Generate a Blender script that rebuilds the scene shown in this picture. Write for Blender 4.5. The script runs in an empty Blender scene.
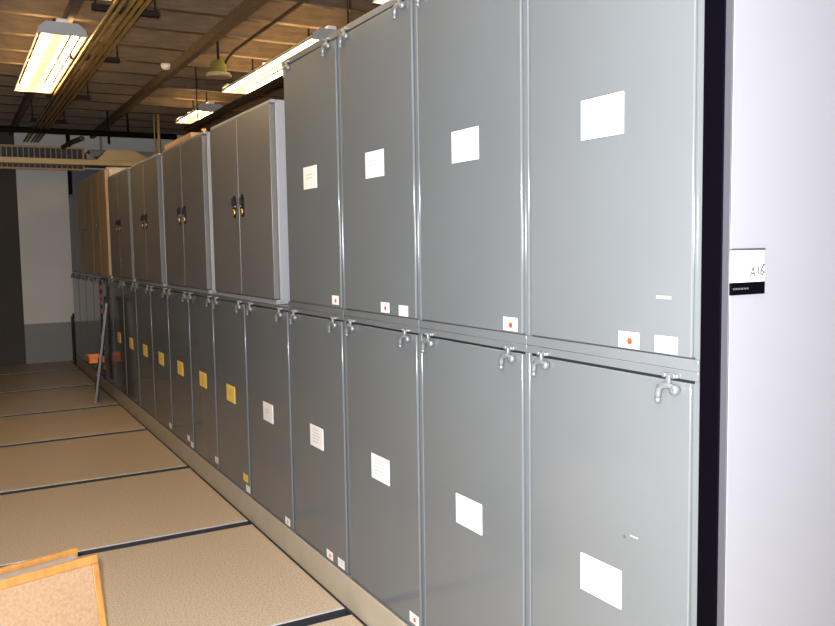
import bpy, bmesh, math, random
from mathutils import Vector, Matrix
random.seed(7)
SC = bpy.context.scene
COL = SC.collection
PI = math.pi

# ------------------------------------------------------------------ materials
def material(name, base, rough=0.5, metal=0.0, var=0.0, scale=8.0, detail=4.0, bump=0.0, bscale=200.0,
             coat=0.0, spec=0.5, second=None, stretch=None, lo=0.35, hi=0.65):
    m = bpy.data.materials.new(name); m.use_nodes = True
    nt = m.node_tree; b = nt.nodes['Principled BSDF']
    b.inputs['Roughness'].default_value = rough
    b.inputs['Metallic'].default_value = metal
    b.inputs['Coat Weight'].default_value = coat
    b.inputs['Specular IOR Level'].default_value = spec
    tc = nt.nodes.new('ShaderNodeTexCoord')
    src = tc.outputs['Object']
    if stretch:
        mp = nt.nodes.new('ShaderNodeMapping'); mp.inputs['Scale'].default_value = stretch
        nt.links.new(src, mp.inputs['Vector']); src = mp.outputs['Vector']
    if var > 0 or second:
        n = nt.nodes.new('ShaderNodeTexNoise'); n.inputs['Scale'].default_value = scale
        n.inputs['Detail'].default_value = detail
        nt.links.new(src, n.inputs['Vector'])
        r = nt.nodes.new('ShaderNodeValToRGB')
        c2 = second if second else tuple(max(0, c * (1 - var)) for c in base)
        r.color_ramp.elements[0].position = lo; r.color_ramp.elements[1].position = hi
        r.color_ramp.elements[0].color = (*c2, 1); r.color_ramp.elements[1].color = (*base, 1)
        nt.links.new(n.outputs['Fac'], r.inputs['Fac'])
        nt.links.new(r.outputs['Color'], b.inputs['Base Color'])
    else:
        b.inputs['Base Color'].default_value = (*base, 1)
    if bump > 0:
        n2 = nt.nodes.new('ShaderNodeTexNoise'); n2.inputs['Scale'].default_value = bscale
        nt.links.new(src, n2.inputs['Vector'])
        bp = nt.nodes.new('ShaderNodeBump'); bp.inputs['Strength'].default_value = bump
        bp.inputs['Distance'].default_value = 0.002
        nt.links.new(n2.outputs['Fac'], bp.inputs['Height']); nt.links.new(bp.outputs['Normal'], b.inputs['Normal'])
    return m

def emitter(name, col, strength):
    m = bpy.data.materials.new(name); m.use_nodes = True
    nt = m.node_tree; b = nt.nodes['Principled BSDF']
    b.inputs['Base Color'].default_value = (0.8, 0.8, 0.8, 1)
    b.inputs['Emission Color'].default_value = (*col, 1)
    b.inputs['Emission Strength'].default_value = strength
    return m

M = {}
M['enamel'] = material('grey_enamel', (.116, .1255, .132), .14, var=.05, scale=2.2, bump=.03, bscale=60)
M['enamel_double'] = material('grey_brown_enamel', (.120, .121, .121), .34, var=.06, scale=2.2, bump=.06, bscale=120)
M['enamel_flash_lit'] = material('flash_lit_grey_enamel', (.235, .245, .27), .4, var=.06, scale=2.2)  # body paled to stand in for flash on the camera-facing sides
M['enamel_tan'] = material('tan_enamel', (.36, .25, .13), .4, var=.08, scale=2)
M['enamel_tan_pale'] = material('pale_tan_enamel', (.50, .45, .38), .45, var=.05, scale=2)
M['carriage'] = material('beige_carriage_paint', (.41, .355, .27), .55, var=.10, scale=5, bump=.1, bscale=300)
M['floor'] = material('speckled_tan_floor', (.46, .375, .275), .38, scale=110, detail=4, second=(.25, .20, .14), lo=.30, hi=.56, bump=.02, bscale=300)
M['black_gap'] = material('black_gap', (.008, .008, .011), .7)
M['steel'] = material('worn_steel', (.50, .50, .52), .45, metal=.1, var=.2, scale=30)
M['chrome'] = material('chrome', (.20, .215, .23), .36, metal=.5, var=.1, scale=40)
M['rubber'] = material('black_rubber', (.0010, .0008, .0020), .65, spec=.02)
M['gap_shade_grey'] = material('grey_gap_shade', (.035, .036, .040), .6, spec=.2)  # grey that stands in for shade in the upper door gap
M['gap_shade_dark'] = material('dark_gap_shade', (.011, .011, .014), .6, spec=.2)  # near black that stands in for shade in the lower door gap
M['panel_white'] = material('white_laminate', (.198, .198, .218), .30, var=.02, scale=1)
M['panel_edge'] = material('grey_edge_trim', (.055, .055, .065), .45, metal=.2)
M['paper'] = material('white_paper', (.74, .715, .70), .75, var=.03, scale=30)
M['paper_yellow'] = material('yellow_paper', (.80, .56, .10), .7, var=.08, scale=40)
M['ink'] = material('grey_ink', (.25, .235, .235), .8)
M['ink_dim'] = material('dim_print', (.05, .05, .05), .8)
M['ink_dark'] = material('dark_ink', (.06, .05, .06), .8)
M['red'] = material('red_dot', (.85, .045, .015), .6)
M['black_plastic'] = material('black_plastic', (.008, .007, .008), .5, spec=.2)
M['brass'] = material('brass', (.75, .44, .13), .3, metal=.9, var=.15, scale=60)
M['joist'] = material('brown_joist_wood', (.115, .075, .042), .7, var=.45, scale=5, stretch=(1, 6, 6))
M['insulation'] = material('pale_ceiling_board', (.84, .85, .88), .85, second=(.74, .74, .76), scale=9.0, detail=8, bump=.25, bscale=60)
M['fixture_white'] = material('white_fixture_enamel', (.72, .70, .66), .45)
M['fixture_grey'] = material('grey_fixture_cap', (.30, .30, .32), .5)
M['conduit_brass'] = material('yellowed_conduit', (.52, .36, .10), .35, metal=.55, var=.25, scale=20)
M['pipe_black'] = material('black_pipe_paint', (.010, .008, .007), .6, spec=.12)
M['pipe_brown'] = material('brown_pipe', (.07, .04, .02), .6, var=.3, scale=12)
M['pipe_yellow'] = material('yellow_tan_pipe', (.52, .36, .15), .55, var=.1, scale=10)
M['lamp_green'] = material('olive_green_housing', (.15, .15, .02), .5, var=.2, scale=12)
M['lamp_disc'] = material('tan_lamp_disc', (.40, .31, .18), .5)
M['duct'] = material('tan_sheet_metal', (.78, .55, .25), .5, metal=.0, var=.12, scale=4)
M['duct_grey'] = material('grey_sheet_metal', (.33, .29, .24), .55, metal=.2, var=.15, scale=4)
M['louvre'] = material('dark_louvre', (.035, .03, .028), .6)
M['wall'] = material('pale_wall_paint', (.70, .68, .64), .8, var=.06, scale=1.5)
M['wall_low'] = material('grey_wall_paint', (.27, .275, .26), .75, var=.06, scale=1.5)
M['wall_duct_shade'] = material('blue_grey_duct_shade', (.16, .17, .22), .8, var=.06, scale=1.5)  # wall colour darkened as the shadow under the duct
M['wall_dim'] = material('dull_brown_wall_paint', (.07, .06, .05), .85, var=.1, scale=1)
M['wood'] = material('honey_oak', (.39, .175, .037), .4, var=.3, scale=6, stretch=(5, 5, 1), coat=.2)
M['cork'] = material('pinkish_cork', (.31, .195, .11), .85, second=(.24, .15, .082), scale=90, detail=7, bump=.2, bscale=120)
M['aluminium'] = material('aluminium', (.34, .35, .38), .4, metal=.5, var=.1, scale=30)
M['ladder_unlit'] = material('unlit_ladder_black', (.015, .014, .016), .6)  # near black stands in for the ladder's unlit back
M['orange'] = material('orange_plastic', (.88, .24, .04), .45, var=.1, scale=20)
M['blue'] = material('blue_webbing', (.03, .06, .14), .7, var=.2, scale=60)
M['cardboard'] = material('brown_cardboard', (.42, .26, .12), .8, var=.12, scale=8)
M['tube'] = emitter('fluorescent_tube', (1.0, .635, .26), 31.0)
M['scuff'] = material('pale_scuff', (.34, .35, .36), .6)
M['tape'] = material('yellowed_tape', (.24, .225, .18), .6)
M['plaster'] = material('white_plastic', (.75, .73, .70), .5)

# ------------------------------------------------------------------ mesh builder
class MB:
    def __init__(s):
        s.bm = bmesh.new(); s.mats = []
    def mi(s, m):
        m = M[m]
        if m not in s.mats: s.mats.append(m)
        return s.mats.index(m)
    def _tag(s, faces, m, smooth=False):
        i = s.mi(m)
        for f in faces:
            f.material_index = i; f.smooth = smooth
    def box(s, a, b, m, bev=0.0, mat=None):
        a, b = Vector(a), Vector(b)
        r = bmesh.ops.create_cube(s.bm, size=1.0)
        vs = r['verts']
        for v in vs:
            v.co = Vector(((a[k] + b[k]) / 2 + v.co[k] * (b[k] - a[k])) for k in range(3))
        faces = list({f for v in vs for f in v.link_faces})
        s._tag(faces, m)
        if bev > 0:
            es = list({e for v in vs for e in v.link_edges})
            rr = bmesh.ops.bevel(s.bm, geom=es, offset=bev, segments=2, profile=.5, affect='EDGES')
            s._tag(rr['faces'], m, True)
            vs = list({v for f in faces + rr['faces'] if f.is_valid for v in f.verts})
        if mat is not None: bmesh.ops.transform(s.bm, matrix=mat, verts=vs)
        return s
    def poly(s, pts, m):
        vs = [s.bm.verts.new(p) for p in pts]
        s._tag([s.bm.faces.new(vs)], m)
        return s
    def prism(s, pts, d, m):
        """closed outline pts (3D) extruded by vector d"""
        d = Vector(d); n = len(pts)
        a = [s.bm.verts.new(p) for p in pts]; b = [s.bm.verts.new(Vector(p) + d) for p in pts]
        fs = [s.bm.faces.new(a), s.bm.faces.new(list(reversed(b)))]
        for i in range(n): fs.append(s.bm.faces.new([a[i], b[i], b[(i + 1) % n], a[(i + 1) % n]]))
        s._tag(fs, m)
        bmesh.ops.recalc_face_normals(s.bm, faces=fs)
        return s
    def tube(s, path, r, m, seg=10, caps=True):
        pts = [Vector(p) for p in path]; rings = []
        rr = r if isinstance(r, (list, tuple)) else [r] * len(pts)
        prev = None
        for i, p in enumerate(pts):
            t = (pts[min(i + 1, len(pts) - 1)] - pts[max(i - 1, 0)]).normalized()
            if prev is None:
                u = t.orthogonal().normalized()
            else:
                u = (prev - t * prev.dot(t)).normalized()
            prev = u; w = t.cross(u)
            rings.append([s.bm.verts.new(p + (u * math.cos(2 * PI * k / seg) + w * math.sin(2 * PI * k / seg)) * rr[i]) for k in range(seg)])
        fs = []
        for i in range(len(rings) - 1):
            for k in range(seg):
                fs.append(s.bm.faces.new([rings[i][k], rings[i][(k + 1) % seg], rings[i + 1][(k + 1) % seg], rings[i + 1][k]]))
        s._tag(fs, m, True)
        if caps:
            c = [s.bm.faces.new(list(reversed(rings[0]))), s.bm.faces.new(rings[-1])]
            s._tag(c, m)
        return s
    def lathe(s, prof, c, m, axis='z', seg=20):
        """prof: (radius, height) list around axis through c"""
        c = Vector(c); rings = []
        for r, h in prof:
            ring = []
            for k in range(seg):
                a = 2 * PI * k / seg; x, y = r * math.cos(a), r * math.sin(a)
                p = {'z': Vector((x, y, h)), 'x': Vector((h, x, y)), 'y': Vector((x, h, y))}[axis]
                ring.append(s.bm.verts.new(c + p))
            rings.append(ring)
        fs = []
        for i in range(len(rings) - 1):
            for k in range(seg):
                fs.append(s.bm.faces.new([rings[i][k], rings[i][(k + 1) % seg], rings[i + 1][(k + 1) % seg], rings[i + 1][k]]))
        s._tag(fs, m, True)
        cp = [s.bm.faces.new(list(reversed(rings[0]))), s.bm.faces.new(rings[-1])]
        s._tag(cp, m)
        bmesh.ops.recalc_face_normals(s.bm, faces=fs + cp)
        return s
    def mesh(s, name):
        me = bpy.data.meshes.new(name); s.bm.to_mesh(me); s.bm.free()
        for m in s.mats: me.materials.append(m)
        return me
    def build(s, name, parent=None, loc=(0, 0, 0)):
        return put(name, s.mesh(name), parent, loc)

def put(name, me, parent=None, loc=(0, 0, 0)):
    o = bpy.data.objects.new(name, me); COL.objects.link(o)
    o.location = loc
    if parent: o.parent = parent
    return o
def empty(name, loc=(0, 0, 0), rot=(0, 0, 0)):
    o = bpy.data.objects.new(name, None); COL.objects.link(o)
    o.empty_display_size = .1; o.location = loc; o.rotation_euler = rot
    return o
def tag(o, label, cat, group=None, kind=None):
    o['label'] = label; o['category'] = cat
    if group: o['group'] = group
    if kind: o['kind'] = kind
    return o
def struct(o, label, cat):
    return tag(o, label, cat, kind='structure')

# ------------------------------------------------------------------ room
EYE = 1.65
LW, RW, NW, FW, CEIL = -4.6, 3.2, -2.6, 13.3, 3.58
GROOVES = [1.90, 3.35, 4.765, 6.25, 7.78, 9.19, 10.74, 12.30]      # rail lines crossing the aisle
m = MB()
m.box((LW, NW, -.06), (RW, FW, -.035), 'black_gap')
ys = [NW] + GROOVES + [FW]
for i in range(len(ys) - 1):
    y0 = ys[i] + (.018 if i else 0); y1 = ys[i + 1] - (.070 if i < len(ys) - 2 else 0)
    m.box((LW, y0, -.035), (-.016, y1, 0), 'floor', .003)
    m.box((.86, y0, -.035), (RW, y1, 0), 'floor')
m.box((-.0155, 1.3, -.035), (-.001, FW, -.003), 'black_gap')
struct(m.build('floor'), 'speckled tan floor panels of the aisle between dark rail slots', 'floor')

for g in GROOVES:
    m = MB()
    m.box((LW + .05, g - .012, -.035), (-.018, g + .003, -.001), 'black_gap'); m.box((LW + .05, g + .003, -.035), (-.018, g + .016, .002), 'steel', .002)
    tag(m.build('floor_rail'), 'thin steel rail set in a dark slot across the tan floor', 'rail', 'rails crossing the aisle floor')

m = MB(); m.box((-.62, FW, .585), (RW, FW + .1, CEIL), 'wall'); m.box((-.62, FW - .004, -.04), (RW, FW + .1, .585), 'wall_low')
m.box((LW, FW, -.04), (-.62, FW + .1, CEIL), 'wall_dim')  # unseen dark section, added to darken the reflections in the doors
m.box((.10, FW - .006, 2.05), (RW, FW, 2.86), 'wall_duct_shade')  # blue-grey shade below the duct, put into the wall colour
struct(m.build('wall_back'), 'far end wall, pale above and grey below, added dark section at the left', 'wall')
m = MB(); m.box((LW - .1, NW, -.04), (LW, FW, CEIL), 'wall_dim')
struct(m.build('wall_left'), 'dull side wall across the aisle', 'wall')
m = MB(); m.box((RW, NW, -.04), (RW + .1, FW, CEIL), 'wall_dim')
struct(m.build('wall_right'), 'dull side wall behind the cabinets', 'wall')
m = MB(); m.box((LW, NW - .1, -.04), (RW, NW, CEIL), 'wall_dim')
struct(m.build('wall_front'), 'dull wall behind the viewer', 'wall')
m = MB(); m.box((LW, NW, CEIL), (RW, FW, CEIL + .1), 'insulation')
struct(m.build('ceiling'), 'pale board ceiling above brown joists', 'ceiling')

JY = [2.2, 2.85, 3.45, 4.05, 4.62, 5.18, 5.73, 6.29, 6.87, 7.52, 8.12, 8.68, 9.30, 9.90, 10.5, 11.1, 11.75, 12.4, 13.0]
jm = MB().box((LW, -.034, 3.40), (RW, .034, CEIL), 'joist').mesh('ceiling_joist')
for y in JY:
    tag(put('ceiling_joist', jm, None, (0, y, 0)), 'brown wooden joist crossing under the pale ceiling boards', 'joist', 'joists across the ceiling')
def beam(x0, x1, z0, z1, ya, yb, label):
    tag(MB().box((x0, ya, z0), (x1, yb, z1), 'joist', .004).build('ceiling_beam'), label, 'beam')
beam(.405, .465, 3.315, 3.40, NW, FW, 'long brown beam running to the far wall, right of the brass conduits')
beam(-.685, -.63, 3.315, 3.40, NW, FW, 'long brown beam at the upper left, directly above the left row of lights')

# ------------------------------------------------------------------ cabinets
B = [1.335, 1.995, 2.655, 3.335, 4.02, 4.745, 5.435, 6.075, 6.755, 7.41, 8.08, 8.75, 9.42, 10.09, 10.76, 11.43, 12.10, 12.75]
Z0, ZJ, ZT, ZD = .143, 1.345, 2.58, 2.426
FX = .011                       # plane of the cabinet frames; single doors fill 0 .. FX

def cab_body(y0, y1, z0, z1, mat, rails, depth=.72, fx=FX):
    m = MB()
    m.box((fx, y0 + .0015, z0 + .001), (fx + depth, y1 - .0015, z1 - .001), mat, .004)
    for a, b in rails:
        m.box((.0, y0 + .0015, a), (fx + .01, y1 - .0015, b), mat, .0012)
    return m.mesh('body')
def single_door(w, z0, z1, mat='enamel', x0=0.0, x1=FX):
    # pan door: flat face with rolled edges
    return MB().box((x0, -w / 2, z0), (x1 - .001, w / 2, z1), mat, .003).mesh('door')

def label_mesh(style, seed):
    """card in a shallow holder, 160 x 105 mm, faint printed lines, facing -x, centred on origin"""
    rnd = random.Random(seed)
    m = MB(); pm = 'paper' if style == 'white' else 'paper_yellow'
    w, h = (.160, .105) if style == 'white' else (.175, .105)
    m.box((-.0035, -w / 2, -h / 2), (0, w / 2, h / 2), pm, .001)
    n = 2 if seed % 4 < 2 else 5
    for k in range(n):
        z = .014 - .016 * k if n == 2 else .034 - .015 * k
        L = rnd.uniform(.055, .085); y = .045
        while y > .045 - L:                                # words, left to right as seen
            q = rnd.uniform(.008, .018)
            m.box((-.0039, y - q, z - .0016), (-.0034, y, z + .0016), 'ink'); y -= q + .005
    return m.mesh('paper_label')
def sticker_mesh(dot, w=.073, h=.041, mat='paper'):
    m = MB(); m.box((-.0012, -w / 2, -h / 2), (0, w / 2, h / 2), mat)
    if dot: m.lathe([(.0095, -.0018), (.0095, -.001)], (0, -.003, -.003), 'red', 'x', 20)
    else:
        for k in range(2): m.box((-.0016, -.026, .008 - .013 * k), (-.0011, .026 - .012 * k, .010 - .013 * k), 'ink')
    return m.mesh('dot_sticker' if dot else 'blank_sticker')
ST_DOT, ST_WHITE, ST_YEL = sticker_mesh(True), sticker_mesh(False), sticker_mesh(False, .09, .046, 'paper_yellow')

# latch: strike plate on the rail, cam knob and a lever hanging down over the door
def latch_meshes():
    m = MB()
    m.box((-.009, -.026, .004), (.004, .024, .016), 'chrome', .004)          # strike on the rail
    m.lathe([(.004, -.014), (.0065, -.012), (.0065, -.006), (.004, -.004)], (0, .014, .010), 'chrome', 'x', 12)
    m.lathe([(.004, -.014), (.0065, -.012), (.0065, -.006), (.004, -.004)], (0, -.016, .010), 'chrome', 'x', 12)
    a = m.mesh('latch')
    m = MB()
    m.lathe([(.006, -.020), (.012, -.017), (.013, -.008), (.010, 0)], (0, -.020, -.022), 'chrome', 'x', 16)   # cam knob
    m.tube([(-.010, -.030, -.020), (-.013, -.008, -.014), (-.014, .012, -.015), (-.015, .024, -.022), (-.015, .028, -.036), (-.014, .030, -.050)],
           [.006, .0075, .0085, .009, .0085, .007], 'chrome', 10)
    m.lathe([(.003, -.022), (.0085, -.018), (.0085, -.012), (.003, -.008)], (0, .030, -.053), 'chrome', 'x', 12)
    m.box((-.015, -.006, -.018), (-.004, .006, .012), 'chrome', .003)
    return a, m.mesh('lever')
LATCH, LEVER = latch_meshes()

def place_label(door, style, zc, seed, yc=0):
    put('paper_label', label_mesh(style, seed), door, (0.0005, yc, zc))
def add_latches(root, yc, z, half):
    for s in (1, -1):
        l = put('latch', LATCH, root, (0, yc + s * half, z))
        put('lever', LEVER, l)

def low_cab(i, label, style=None, stickers=()):
    y0, y1 = B[i], B[i + 1]; yc, w = (y0 + y1) / 2, y1 - y0
    r = empty('specimen_cabinet', (0, yc, Z0))
    tag(r, label, 'cabinet', 'lower row of grey cabinets')
    put('body', cab_body(-w / 2, w / 2, 0, ZJ - Z0, 'enamel', [(1.3225 - Z0, 1.3447 - Z0), (.001, .009)]), r)
    MB().box((.006, -w / 2 + .02, 1.3145 - Z0), (FX + .002, w / 2 - .02, 1.3228 - Z0), 'gap_shade_dark').build('gasket', r)  # dark strip painted in as the shade above the lower door
    d = put('door', single_door(w - .046, .014, 1.315 - Z0), r)
    add_latches(r, 0, 1.318 - Z0, .247)
    if style: place_label(d, style, .730 - Z0, i * 3 + 1)
    for kind, y, z in stickers:
        put('dot_sticker' if kind is ST_DOT else 'blank_sticker', kind, d, (0.0005, y - yc, z - Z0))
    return d

def up_single(i, label, stickers=()):
    y0, y1 = B[i], B[i + 1]; yc, w = (y0 + y1) / 2, y1 - y0
    r = empty('specimen_cabinet', (0, yc, ZJ))
    tag(r, label, 'cabinet', 'upper grey cabinets with white cards')
    put('body', cab_body(-w / 2, w / 2, 0, ZT - ZJ, 'enamel', [(.0003, 1.3728 - ZJ), (2.553 - ZJ, ZT - ZJ - .001)]), r)
    MB().box((.006, -w / 2 + .02, 1.3715 - ZJ), (FX + .002, w / 2 - .02, 1.3765 - ZJ), 'gap_shade_grey').build('gasket', r)  # grey strip painted in as the shade below the upper door
    d = put('door', single_door(w - .046, 1.376 - ZJ, 2.548 - ZJ), r)
    add_latches(r, 0, 2.551 - ZJ, .247)
    place_label(d, 'white', 1.977 - ZJ, i * 4)
    for kind, y, z in stickers:
        put('dot_sticker' if kind is ST_DOT else 'blank_sticker', kind, d, (0.0005, y - yc, z - ZJ))
    return d

def handle_mesh(side):
    m = MB()
    pts = []
    for k in range(20):
        a = 2 * PI * k / 20
        pts.append((0, .030 * math.copysign(abs(math.cos(a)) ** .7, math.cos(a)), .066 * math.copysign(abs(math.sin(a)) ** .8, math.sin(a))))
    m.prism(pts, (-.006, 0, 0), 'black_plastic')
    m.lathe([(.015, -.015), (.018, -.012), (.019, -.006), (.018, -.004)], (0, 0, .020), 'black_plastic', 'x', 16)
    m.box((-.020, -.010, .000), (-.005, .010, .050), 'black_plastic', .004)
    m.lathe([(.014, -.014), (.0175, -.011), (.0175, -.005), (.016, -.003)], (0, 0, -.034), 'brass', 'x', 16)
    m.box((-.015, -.024 * side - .012, -.006), (-.004, -.024 * side + .012, .006), 'chrome', .003)
    return m.mesh('handle')
HND = {1: handle_mesh(1), -1: handle_mesh(-1)}

def up_double(y0, y1, label, zt=ZD, mat='enamel_double', handles='black', proud=.008, group='upper double door cabinets', sidemat='enamel_flash_lit'):
    yc, w = (y0 + y1) / 2, y1 - y0
    r = empty('double_door_cabinet', (0, yc, ZJ))
    tag(r, label, 'cabinet', group)
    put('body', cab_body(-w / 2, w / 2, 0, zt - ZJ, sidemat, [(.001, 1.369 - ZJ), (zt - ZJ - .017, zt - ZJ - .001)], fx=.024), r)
    leaf = w / 2 - .016
    for s in (1, -1):
        me = MB().box((-proud, -leaf / 2, 1.374 - ZJ), (.0235, leaf / 2, zt - .022 - ZJ), mat, .004).mesh('door')
        d = put('door', me, r, (0, s * (leaf / 2 + .0055), 0))
        if handles == 'black':
            put('handle', HND[s], d, (-proud, -s * (leaf / 2 - .07), 1.895 - ZJ))
        elif handles == 'knob' and s == 1:
            k = MB().lathe([(.010, 0), (.010, -.014), (.022, -.020), (.024, -.030), (.014, -.037)], (0, 0, 0), 'chrome', 'x', 16).build('knob', d, (-proud, -(leaf / 2 - .05), 1.93 - ZJ))
    return r

# lower row, near to far
d0 = low_cab(0, 'lower grey cabinet beside the black rubber strip, white card low on its door', 'white')
MB().lathe([(.004, -.0008), (.004, 0)], (0, 0, 0), 'ink_dim', 'x', 10).build('scuff', d0, (0, 1.575 - 1.665, .879 - Z0))
MB().box((-.0008, -.014, -.0015), (0, .014, .0015), 'scuff').build('scuff', d0, (0, 1.54 - 1.665, .889 - Z0))
low_cab(1, 'lower grey cabinet with white card, second from the black rubber strip', 'white')
low_cab(2, 'lower grey cabinet with white card, third from the black strip', 'white', [(ST_DOT, 2.726, .195)])
low_cab(3, 'lower grey cabinet with white card, red dot and blank sticker, fourth from the black strip', 'white', [(ST_DOT, 3.552, .182), (ST_WHITE, 3.42, .184)])
low_cab(4, 'lower grey cabinet with the farthest white card, next to the first yellow card', 'white', [(ST_DOT, 4.12, .181)])
YL = ['first', 'second', 'third', 'fourth', 'fifth', 'sixth', 'seventh']
extra = {5: [(ST_YEL, 4.84, .245), (ST_WHITE, 4.80, .186)], 6: [(ST_DOT, 5.48, .215)], 7: [(ST_WHITE, 6.14, .185), (ST_WHITE, 6.24, .215)], 8: [(ST_DOT, 6.84, .20)]}
for k in range(7):
    low_cab(5 + k, 'lower grey cabinet with yellow card, %s yellow card counted from the nearest' % YL[k], 'yellow', extra.get(5 + k, []))
FL = ['just behind the leaning ladder', 'second beyond the leaning ladder', 'third beyond the leaning ladder', 'second from the far wall end of the row', 'last of the row at the far wall']
for k in range(5):
    low_cab(12 + k, 'lower grey cabinet without a card, ' + FL[k])

# upper row
d0 = up_single(0, 'upper grey cabinet beside the black strip, white card and two stickers on it', [(ST_DOT, 1.562, 1.400), (ST_WHITE, 1.436, 1.400)])
MB().box((-.001, -.024, -.004), (.0005, .024, .004), 'tape').build('tape_scrap', d0, (0, 1.445 - .5 * (B[0] + B[1]), 1.515 - ZJ))
up_single(1, 'upper grey cabinet with white card and red dot sticker, second from black strip', [(ST_DOT, 2.078, 1.402)])
up_single(2, 'upper grey cabinet with white card and two stickers, third from black strip', [(ST_DOT, 2.926, 1.404), (ST_WHITE, 2.773, 1.400)])
up_single(3, 'upper grey cabinet with white card at far end of taller group', [(ST_DOT, 3.416, 1.409)])
up_double(4.195, 5.35, 'grey double door upper cabinet with black handles, right beside the taller single door group')
up_double(5.525, 6.735, 'grey double door upper cabinet with black handles, second left of the taller group')
up_double(6.905, 8.05, 'grey double door upper cabinet with dark handles, third left of the taller group')
up_double(8.17, 9.33, 'grey double door upper cabinet next to the taller tan ones')
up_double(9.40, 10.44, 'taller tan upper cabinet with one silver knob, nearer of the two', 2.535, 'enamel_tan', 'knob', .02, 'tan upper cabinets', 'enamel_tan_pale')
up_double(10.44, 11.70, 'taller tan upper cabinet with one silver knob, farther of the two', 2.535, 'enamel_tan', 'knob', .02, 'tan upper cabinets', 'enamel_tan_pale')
up_double(11.70, 12.75, 'farthest grey upper cabinet, low and dim beside the far wall', 2.43, 'enamel_double', 'none', .0, sidemat='enamel_double')

# carriage under the row
m = MB()
m.box((0, 1.2725, -.03), (.745, 12.76, Z0), 'carriage', .003)
tag(m.build('row_base'), 'long beige base running under the whole row of grey cabinets', 'base')
# black gasket and white end panel
tag(MB().box((0, 1.2735, Z0 + .0005), (.74, 1.3335, 2.60), 'rubber', .004).build('rubber_gasket'),
    'tall black rubber strip between the nearest cabinets and the white end panel', 'gasket')
r = empty('end_panel', (0, 1.26, 0))
tag(r, 'white end panel at the right with a handwritten label, beside the black strip', 'panel')
MB().box((.003, -.008, -.034), (1.15, .010, 2.60), 'panel_white', .0006).build('panel_sheet', r)
MB().box((-.001, -.0075, -.034), (.0025, .0115, 2.60), 'panel_edge', .001).build('edge_trim', r)
h = MB()
HX0, HX1 = .0008, .1135
h.box((HX0, -.0125, 1.627), (HX1, -.008, 1.632), 'panel_edge', .001)
h.box((HX0, -.0105, 1.556), (HX1, -.008, 1.627), 'paper', .0008)
h = h.build('label_holder', r)
m = MB()
def stroke(pts, wd=.0042):
    m.tube([(x - .027, -.0118, z + .004) for x, z in pts], wd / 2, 'ink_dark', 6)
# handwritten "A 16"
stroke([(.089, 1.562), (.101, 1.586), (.105, 1.565)]); stroke([(.092, 1.570), (.104, 1.572)])
stroke([(.118, 1.587), (.117, 1.569)])
stroke([(.137, 1.592), (.127, 1.578), (.126, 1.569), (.132, 1.567), (.136, 1.573), (.130, 1.578)])
m.build('handwriting', h)
m = MB().box((HX0, -.0125, 1.528), (HX1, -.008, 1.556), 'rubber', .001)
x = HX0 + .006
rnd = random.Random(3)
while x < .060:
    q = rnd.uniform(.004, .010); m.box((x, -.0129, 1.540), (x + q, -.0124, 1.544), 'ink_dim'); x += q + .0025
m.build('black_strip', h)

# ------------------------------------------------------------------ ceiling lights
def fixture(x, ya, yb, z, label, k_=1.12):
    """two-tube industrial fixture with slotted hood; open underneath"""
    r = empty('ceiling_light', (x, ya, z)); L = yb - ya
    tag(r, label, 'light', 'fluorescent ceiling lights')
    m = MB()
    prof = [(-.15, 0), (-.149, .010), (-.136, .034), (-.131, .031), (-.142, .004)]
    for s in (1, -1):
        m.prism([(s * px_, 0.006, pz) for px_, pz in prof], (0, L - .012, 0), 'fixture_white')
    m.box((-.066, .006, .050), (.066, L - .006, .060), 'fixture_white', .002)
    m.box((-.030, .006, .060), (.035, L - .006, .115), 'fixture_white', .006)      # ballast channel
    for k in range(3):                                                           # cross ribs; the slots between send light up
        y = .02 + (L - .04) * k / 2
        m.box((-.133, y - .010, .046), (.133, y + .010, .056), 'fixture_white', .002)
    m.build('hood', r)
    for y in (0, L):
        e = MB()
        e.prism([(-.152, y - .006, -.004), (-.140, y - .006, .045), (-.095, y - .006, .085), (.095, y - .006, .085), (.140, y - .006, .045), (.152, y - .006, -.004)], (0, .012, 0), 'fixture_grey')
        e.build('end_cap', r)
    for s in (1, -1):
        MB().tube([(s * .092, .02, .027), (s * .092, L - .02, .027)], .020, 'tube', 12).build('tube', r)
    for y in (L * .2, L * .8):
        MB().tube([(0, y, .11), (0, y, CEIL - z)], .008, 'pipe_black', 8).build('hanger', r)
    for c in r.children: c.scale = (k_, 1, 1)
ZF = 3.20
fixture(1.10, 5.86, 8.22, ZF, 'lit fluorescent light of the right row, partly hidden behind the tall near cabinets')
fixture(1.165, 9.42, 10.42, ZF, 'lit fluorescent light with grey end cap, farther of the right row above the cabinets')
fixture(-.715, 6.53, 8.97, ZF, 'lit fluorescent light with grey end cap at upper left, beside the brass conduits')
fixture(-.715, 3.08, 5.52, ZF, 'lit fluorescent light at the top left edge, nearest of the left row')
fixture(1.10, 2.40, 4.84, ZF, 'lit fluorescent light hidden above the nearest tall cabinets')

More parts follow.
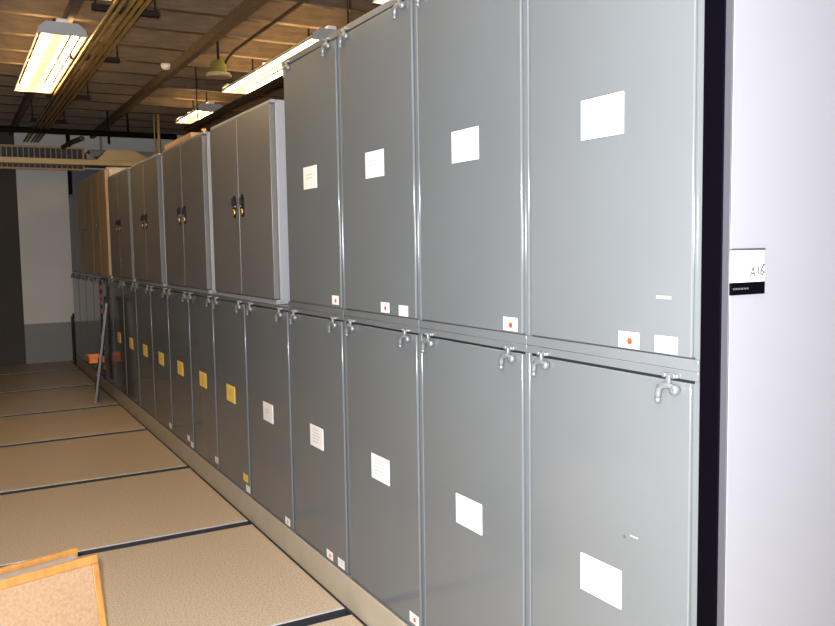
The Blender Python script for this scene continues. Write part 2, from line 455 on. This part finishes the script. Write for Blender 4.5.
# ------------------------------------------------------------------ conduits, pipes and ducts
CN = ['leftmost', 'second from left', 'third from left', 'fourth from left', 'rightmost']
for k in range(5):
    x = -.525 + .041 * k + (.012 if k > 1 else 0)
    tag(MB().tube([(x, NW + .1, 3.185), (x, 12.9, 3.185)], .0125, 'conduit_brass', 10).build('conduit'),
        'brassy conduit under the joists at upper left, %s of the bundle of five' % CN[k], 'conduit', 'bundle of brassy conduits')
for k, (y, a, b_) in enumerate([(2.9, -.6, -.2), (4.3, -.6, -.2), (5.79, -.62, -.20), (7.31, -.58, -.19), (9.2, -.58, -.16), (11.0, -.58, -.19)]):
    r = empty('conduit_hanger', ((a + b_) / 2, y, 3.2))
    tag(r, 'black bar hanger crossing above the brassy conduits', 'hanger', 'black conduit hangers')
    MB().box((a - (a + b_) / 2, -.022, 0), (b_ - (a + b_) / 2, .022, .04), 'pipe_black', .003).build('bar', r)
    for s in (1, -1):
        MB().tube([(s * (b_ - a) * .45, 0, .03), (s * (b_ - a) * .45, 0, CEIL - 3.2)], .006, 'pipe_black', 8).build('rod', r)

# round green lamp housing with its feed conduit
r = empty('round_lamp', (.68, 7.44, 3.19))
tag(r, 'round unlit lamp with olive green housing and tan disc hanging under the joists', 'lamp')
MB().lathe([(.068, .03), (.072, .05), (.066, .12), (.05, .135)], (0, 0, 0), 'lamp_green', 'z', 24).build('housing', r)
MB().lathe([(.09, -.012), (.112, -.006), (.115, .008), (.10, .026), (.07, .032)], (0, 0, 0), 'lamp_disc', 'z', 28).build('disc', r)
MB().tube([(0, 0, .13), (0, 0, .39)], .012, 'pipe_black', 8).build('stem', r)
tag(MB().tube([(.705, 2.3, 3.335), (.705, 7.0, 3.335), (.72, 7.28, 3.32), (.725, 7.36, 3.30)], .014, 'pipe_brown', 10).build('conduit'),
    'thin dark conduit running back to the round green lamp', 'conduit')
r = MB().lathe([(.0, -.05), (.03, -.048), (.045, -.03), (.05, 0)], (.375, 8.12, 3.40), 'plaster', 'z', 20).build('smoke_detector')
tag(r, 'small white round detector on a joist beside the long ceiling beam', 'detector')
pp = tag(MB().tube([(.655, 4.1, 2.86), (.655, 8.55, 2.86)], .030, 'pipe_black', 12).build('pipe'),
    'dark pipe just above the cabinet tops, under the right row of lights', 'pipe')
for y in (4.62, 8.12): MB().tube([(.655, y, 2.88), (.655, y, 3.41)], .006, 'pipe_black', 8).build('hanger', pp)

# far end: sprinkler pipe, drops, ducts
tag(MB().tube([(LW + .05, 11.5, 3.15), (1.25, 11.5, 3.17)], .036, 'pipe_black', 14).build('pipe'),
    'thick black pipe crossing the aisle near the far wall', 'pipe')
tag(MB().tube([(.06, 11.56, 3.10), (-.02, 11.95, 3.09), (-.08, 12.4, 3.07)], .030, 'pipe_brown', 10).build('pipe'),
    'short brown slanting pipe branching off the thick black pipe', 'pipe')
for x, z1, lab in [(.37, 3.03, 'left'), (.615, 3.20, 'right')]:
    tag(MB().tube([(x, 11.455, z1), (x, 11.455, 3.565)], .013, 'pipe_black', 8).build('hanger_rod'), 'thin dark hanger rod by the thick black pipe, %s of two' % lab, 'rod')
for x, rr, lab in [(1.0, .020, 'wider'), (.945, .010, 'thinner')]:
    tag(MB().tube([(x, 11.40, 2.55), (x, 11.40, 3.565)], rr, 'pipe_yellow', 10).build('pipe'), 'upright yellow-tan pipe in front of the black pipe, %s of two' % lab, 'pipe')
r = empty('air_grille', (-.22, 12.45, 2.92))
tag(r, 'framed ventilation grille with tan rim high beside the far wall', 'grille')
m = MB()
m.box((-.75, -.02, .135), (.415, .02, .160), 'pipe_yellow', .003); m.box((-.75, -.02, -.160), (.415, .02, -.135), 'pipe_yellow', .003)
m.box((.39, -.02, -.135), (.415, .02, .135), 'pipe_yellow', .003); m.box((-.75, -.02, -.135), (-.725, .02, .135), 'pipe_yellow', .003)
m.build('frame', r)
m = MB(); m.box((-.725, .006, -.135), (.39, .02, .135), 'louvre')
for k in range(16): m.box((-.70 + .068 * k, -.012, -.135), (-.688 + .068 * k, .004, .135), 'duct_grey')
m.build('louvre', r)
r = empty('air_duct', (0, 12.2, 2.85))
tag(r, 'tan sheet metal duct running across above the far cabinets', 'duct')
MB().box((-1.6, 0, -.03), (1.9, .14, .045), 'duct', .006).build('main_duct', r)
MB().prism([(.33, .02, .046), (.47, .02, .19), (.83, .02, .19), (1.12, .02, .046)], (0, .5, 0), 'duct').build('branch', r)
MB().prism([(.225, .22, -.02), (.225, .22, .16), (.50, .22, -.02)], (0, .3, 0), 'duct_grey').build('cheek', r)
dd = tag(MB().box((.32, 12.80, 3.0), (1.8, 13.293, 3.10), 'duct_grey', .006).build('air_duct'), 'flat grey-brown duct high against the far wall', 'duct')
for x in (.5, 1.6): MB().box((x, 13.0, 3.095), (x + .03, 13.03, CEIL - .002), 'duct_grey').build('hanger', dd)
tag(MB().tube([(.095, 13.268, 2.38), (.095, 13.268, 3.575)], .030, 'pipe_black', 12).build('pipe'), 'black upright pipe on the far wall under the grille', 'pipe')

# things on the cabinet tops
m = MB(); m.box((.02, 5.92, ZD), (.42, 6.75, ZD + .045), 'cardboard', .004)
tag(m.build('cardboard_box'), 'flat brown cardboard box lying on top of the second double door cabinet', 'box')
m = MB().lathe([(.017, 0), (.018, .003), (.018, .024), (.012, .029), (.010, .034)], (.035, 5.62, ZD), 'brass', 'z', 16)
tag(m.build('small_tin'), 'small brass coloured tin on the front top edge of a double door cabinet', 'tin')

# ------------------------------------------------------------------ things in the aisle
# folded step ladder leaning on the row, seen almost edge-on
u = Vector((.137, .99, 0)).normalized()
low, top = Vector((-.222, 9.40, .0)), Vector((-.11, 9.05, 1.146))
r = empty('step_ladder', low)
tag(r, 'folded step ladder with aluminium rails leaning edge-on against the far lower cabinets', 'ladder')
e = (top - low); n = e.normalized(); f = u.cross(n).normalized()
def frame(o, sx, sy): return Matrix(((u.x, f.x, n.x, o.x), (u.y, f.y, n.y, o.y), (u.z, f.z, n.z, o.z), (0, 0, 0, 1)))
W0, W1 = .50, .36
def rail(a0, a1, th, mt):
    m = MB()
    p0, p1 = u * a0, u * a1 + e
    for q in (0,):
        c = [p0 - f * th, p0 + f * th, p0 + f * th + u * .022, p0 - f * th + u * .022]
        cc = [p1 - f * th, p1 + f * th, p1 + f * th + u * .022, p1 - f * th + u * .022]
        a = [m.bm.verts.new(v) for v in c]; b = [m.bm.verts.new(v) for v in cc]
        fs = [m.bm.faces.new(a), m.bm.faces.new(list(reversed(b)))]
        for k in range(4): fs.append(m.bm.faces.new([a[k], b[k], b[(k + 1) % 4], a[(k + 1) % 4]]))
        bmesh.ops.recalc_face_normals(m.bm, faces=fs); m._tag(fs, mt)
    return m
rail(0, .0, .011, 'aluminium').build('side_rail', r)
rail(W0, W1, .010, 'aluminium').build('side_rail', r)
for k in range(5):
    t = (k + .8) / 5.2
    p = e * t; w = W0 + (W1 - W0) * t
    m = MB()
    mat = Matrix.Translation(p) @ frame(Vector((0, 0, 0)), 0, 0)
    m.box((.022, -.014, -.085), (w, .016, .06), 'ladder_unlit', .003, mat)
    m.build('tread', r)
m = MB()
a, b = u * .03 + f * .010, u * .03 + e * .97 + f * .010
c, d = u * (W0 - .01) + f * .010, u * (W1 - .01) + e * .97 + f * .010
m.prism([a, c, d, b], f * .012, 'ladder_unlit'); m.build('unlit_backing', r)  # solid dark sheet added so the unlit back mirrors black
mm = MB(); mat = Matrix.Translation(e) @ frame(Vector((0, 0, 0)), 0, 0)
mm.box((-.01, -.028, -.05), (W1 + .03, .026, .0), 'ladder_unlit', .004, mat); mm.build('top_cap', r)

# hanging blue strap with orange patches, and the orange basket beside it
yS = 9.93
r = empty('hanging_strap', (-.026, yS, 1.30))
tag(r, 'long blue strap with orange patches hanging down a far cabinet door behind the ladder', 'strap')
MB().box((-.014, -.09, -1.13), (-.006, .09, .0), 'blue', .003).build('webbing', r)
for k, z in enumerate([-.07, -.17, -.24, -.34, -.66, -.74, -.98]):
    MB().box((-.019, -.085, z - .026), (-.0142, .02, z + .026), 'orange', .002).build('orange_patch', r)
MB().tube([(-.010, 0, -.005), (-.008, 0, .012), (.010, 0, .034), (.024, 0, .030)], .006, 'pipe_black', 8).build('hook', r)
r = empty('orange_basket', (-.038, 10.03, .372))
tag(r, 'shallow orange basket hung on the far cabinet behind the ladder leg', 'basket')
m = MB()
for (x0, x1, y0, y1) in [(-.16, -.15, -.14, .14), (-.01, 0, -.14, .14), (-.15, -.01, -.14, -.13), (-.15, -.01, .13, .14)]:
    m.box((x0, y0, 0), (x1, y1, .060), 'orange', .003)
m.box((-.155, -.135, 0), (-.005, .135, .012), 'orange'); m.build('tray', r)
m = MB()
m.box((-.172, -.152, .058), (-.148, .152, .072), 'orange', .003); m.box((-.012, -.152, .058), (0, .152, .072), 'orange', .003)
m.box((-.148, -.152, .058), (-.012, -.128, .072), 'orange', .003); m.box((-.148, .128, .058), (-.012, .152, .072), 'orange', .003)
m.build('rim', r)

# flat black case at the far end of the row
r = empty('black_case', (.022, 13.03, 0))
tag(r, 'slim upright black case standing at the far wall end of the row', 'case')
MB().box((-.018, -.16, .0), (.018, .16, .68), 'black_plastic', .008, Matrix.Rotation(.0, 4, 'Y')).build('shell', r)
MB().box((.0182, -.158, .02), (.026, .158, .66), 'red', .002).build('red_edge', r)
MB().tube([(0, -.07, .675), (0, -.06, .72), (0, .04, .72), (0, .05, .675)], .010, 'black_plastic', 8).build('handle', r)

# A-frame cork board in the near left corner
ZB = .50
c0 = Vector((-1.076, 3.262, 0)); ub = Vector((-.967, -.255, 0)).normalized()      # from right corner to left
nb = Vector((.255, -.967, 0)).normalized()                                        # towards the viewer
r = empty('cork_board_stand', (c0.x, c0.y, 0))
tag(r, 'folding oak framed cork board standing in the near left corner of the aisle', 'board')
def lean_board(sign, off, name, W=.62, x0=0.0, up=0.0):
    th = math.radians(12)
    dn = nb * sign * math.sin(th) - Vector((0, 0, 1)) * math.cos(th)     # down along the board
    out = nb * sign * math.cos(th) + Vector((0, 0, 1)) * math.sin(th)    # outward face
    L = (ZB + up - .004) / math.cos(th)
    o = Vector((0, 0, ZB + up)) + nb * sign * off
    mat = Matrix(((ub.x, out.x, dn.x, o.x), (ub.y, out.y, dn.y, o.y), (ub.z, out.z, dn.z, o.z), (0, 0, 0, 1)))
    m = MB(); t = .018; w = .034
    m.box((x0, -t, 0), (x0 + W, 0, w), 'wood', .003, mat); m.box((x0, -t, L - w), (x0 + W, 0, L), 'wood', .003, mat)
    m.box((x0, -t, w), (x0 + w * .75, 0, L - w), 'wood', .003, mat); m.box((x0 + W - w, -t, w), (x0 + W, 0, L - w), 'wood', .003, mat)
    m.build('frame', r)
    MB().box((x0 + w * .75, -t + .002, w), (x0 + W - w, -.005, L - w), 'cork', 0, mat).build('cork_panel', r)
lean_board(1, .0, 'front')
lean_board(-1, .085, 'back', x0=.045, up=.016)
m = MB()
mat = Matrix(((ub.x, nb.x, 0, 0), (ub.y, nb.y, 0, 0), (0, 0, 1, ZB - .008), (0, 0, 0, 1)))
m.box((.06, -.066, -.006), (.60, -.018, .004), 'aluminium', .002, mat); m.build('hinge_strip', r)

# ------------------------------------------------------------------ camera
cam = bpy.data.cameras.new('camera'); co = bpy.data.objects.new('camera', cam); COL.objects.link(co)
f_px, yaw, pitch, roll = 824.2, .5129, .082, -.0154
F = Vector((math.sin(yaw) * math.cos(pitch), math.cos(yaw) * math.cos(pitch), -math.sin(pitch)))
R = Vector((math.cos(yaw), -math.sin(yaw), 0)); U = R.cross(F)
R2 = R * math.cos(roll) + U * math.sin(roll); U2 = -R * math.sin(roll) + U * math.cos(roll)
co.matrix_world = Matrix(((R2.x, U2.x, -F.x, -1.5), (R2.y, U2.y, -F.y, 0), (R2.z, U2.z, -F.z, EYE), (0, 0, 0, 1)))
cam.sensor_width = 36; cam.lens = f_px * 36 / 835; cam.clip_start = .02
SC.camera = co

# ------------------------------------------------------------------ light: the camera's flash and a faint ambient
fl = bpy.data.lights.new('camera_flash', 'POINT'); fl.energy = 1080; fl.color = (.965, .975, 1.0); fl.shadow_soft_size = .018
fo = bpy.data.objects.new('camera_flash', fl); COL.objects.link(fo)
fo.location = Vector((-1.5, 0, EYE)) - R2 * .075 + U2 * .055 + F * .02
w = bpy.data.worlds.new('world'); SC.world = w; w.use_nodes = True
w.node_tree.nodes['Background'].inputs[0].default_value = (.5, .42, .33, 1)
w.node_tree.nodes['Background'].inputs[1].default_value = .02

vs = SC.view_settings
vs.view_transform = 'Standard'; vs.look = 'None'; vs.exposure = 0; vs.gamma = 1; vs.use_curve_mapping = False
SC.cycles.use_denoising = True
SC.cycles.max_bounces = 8; SC.cycles.diffuse_bounces = 4; SC.cycles.glossy_bounces = 4
SC.cycles.sample_clamp_indirect = 6
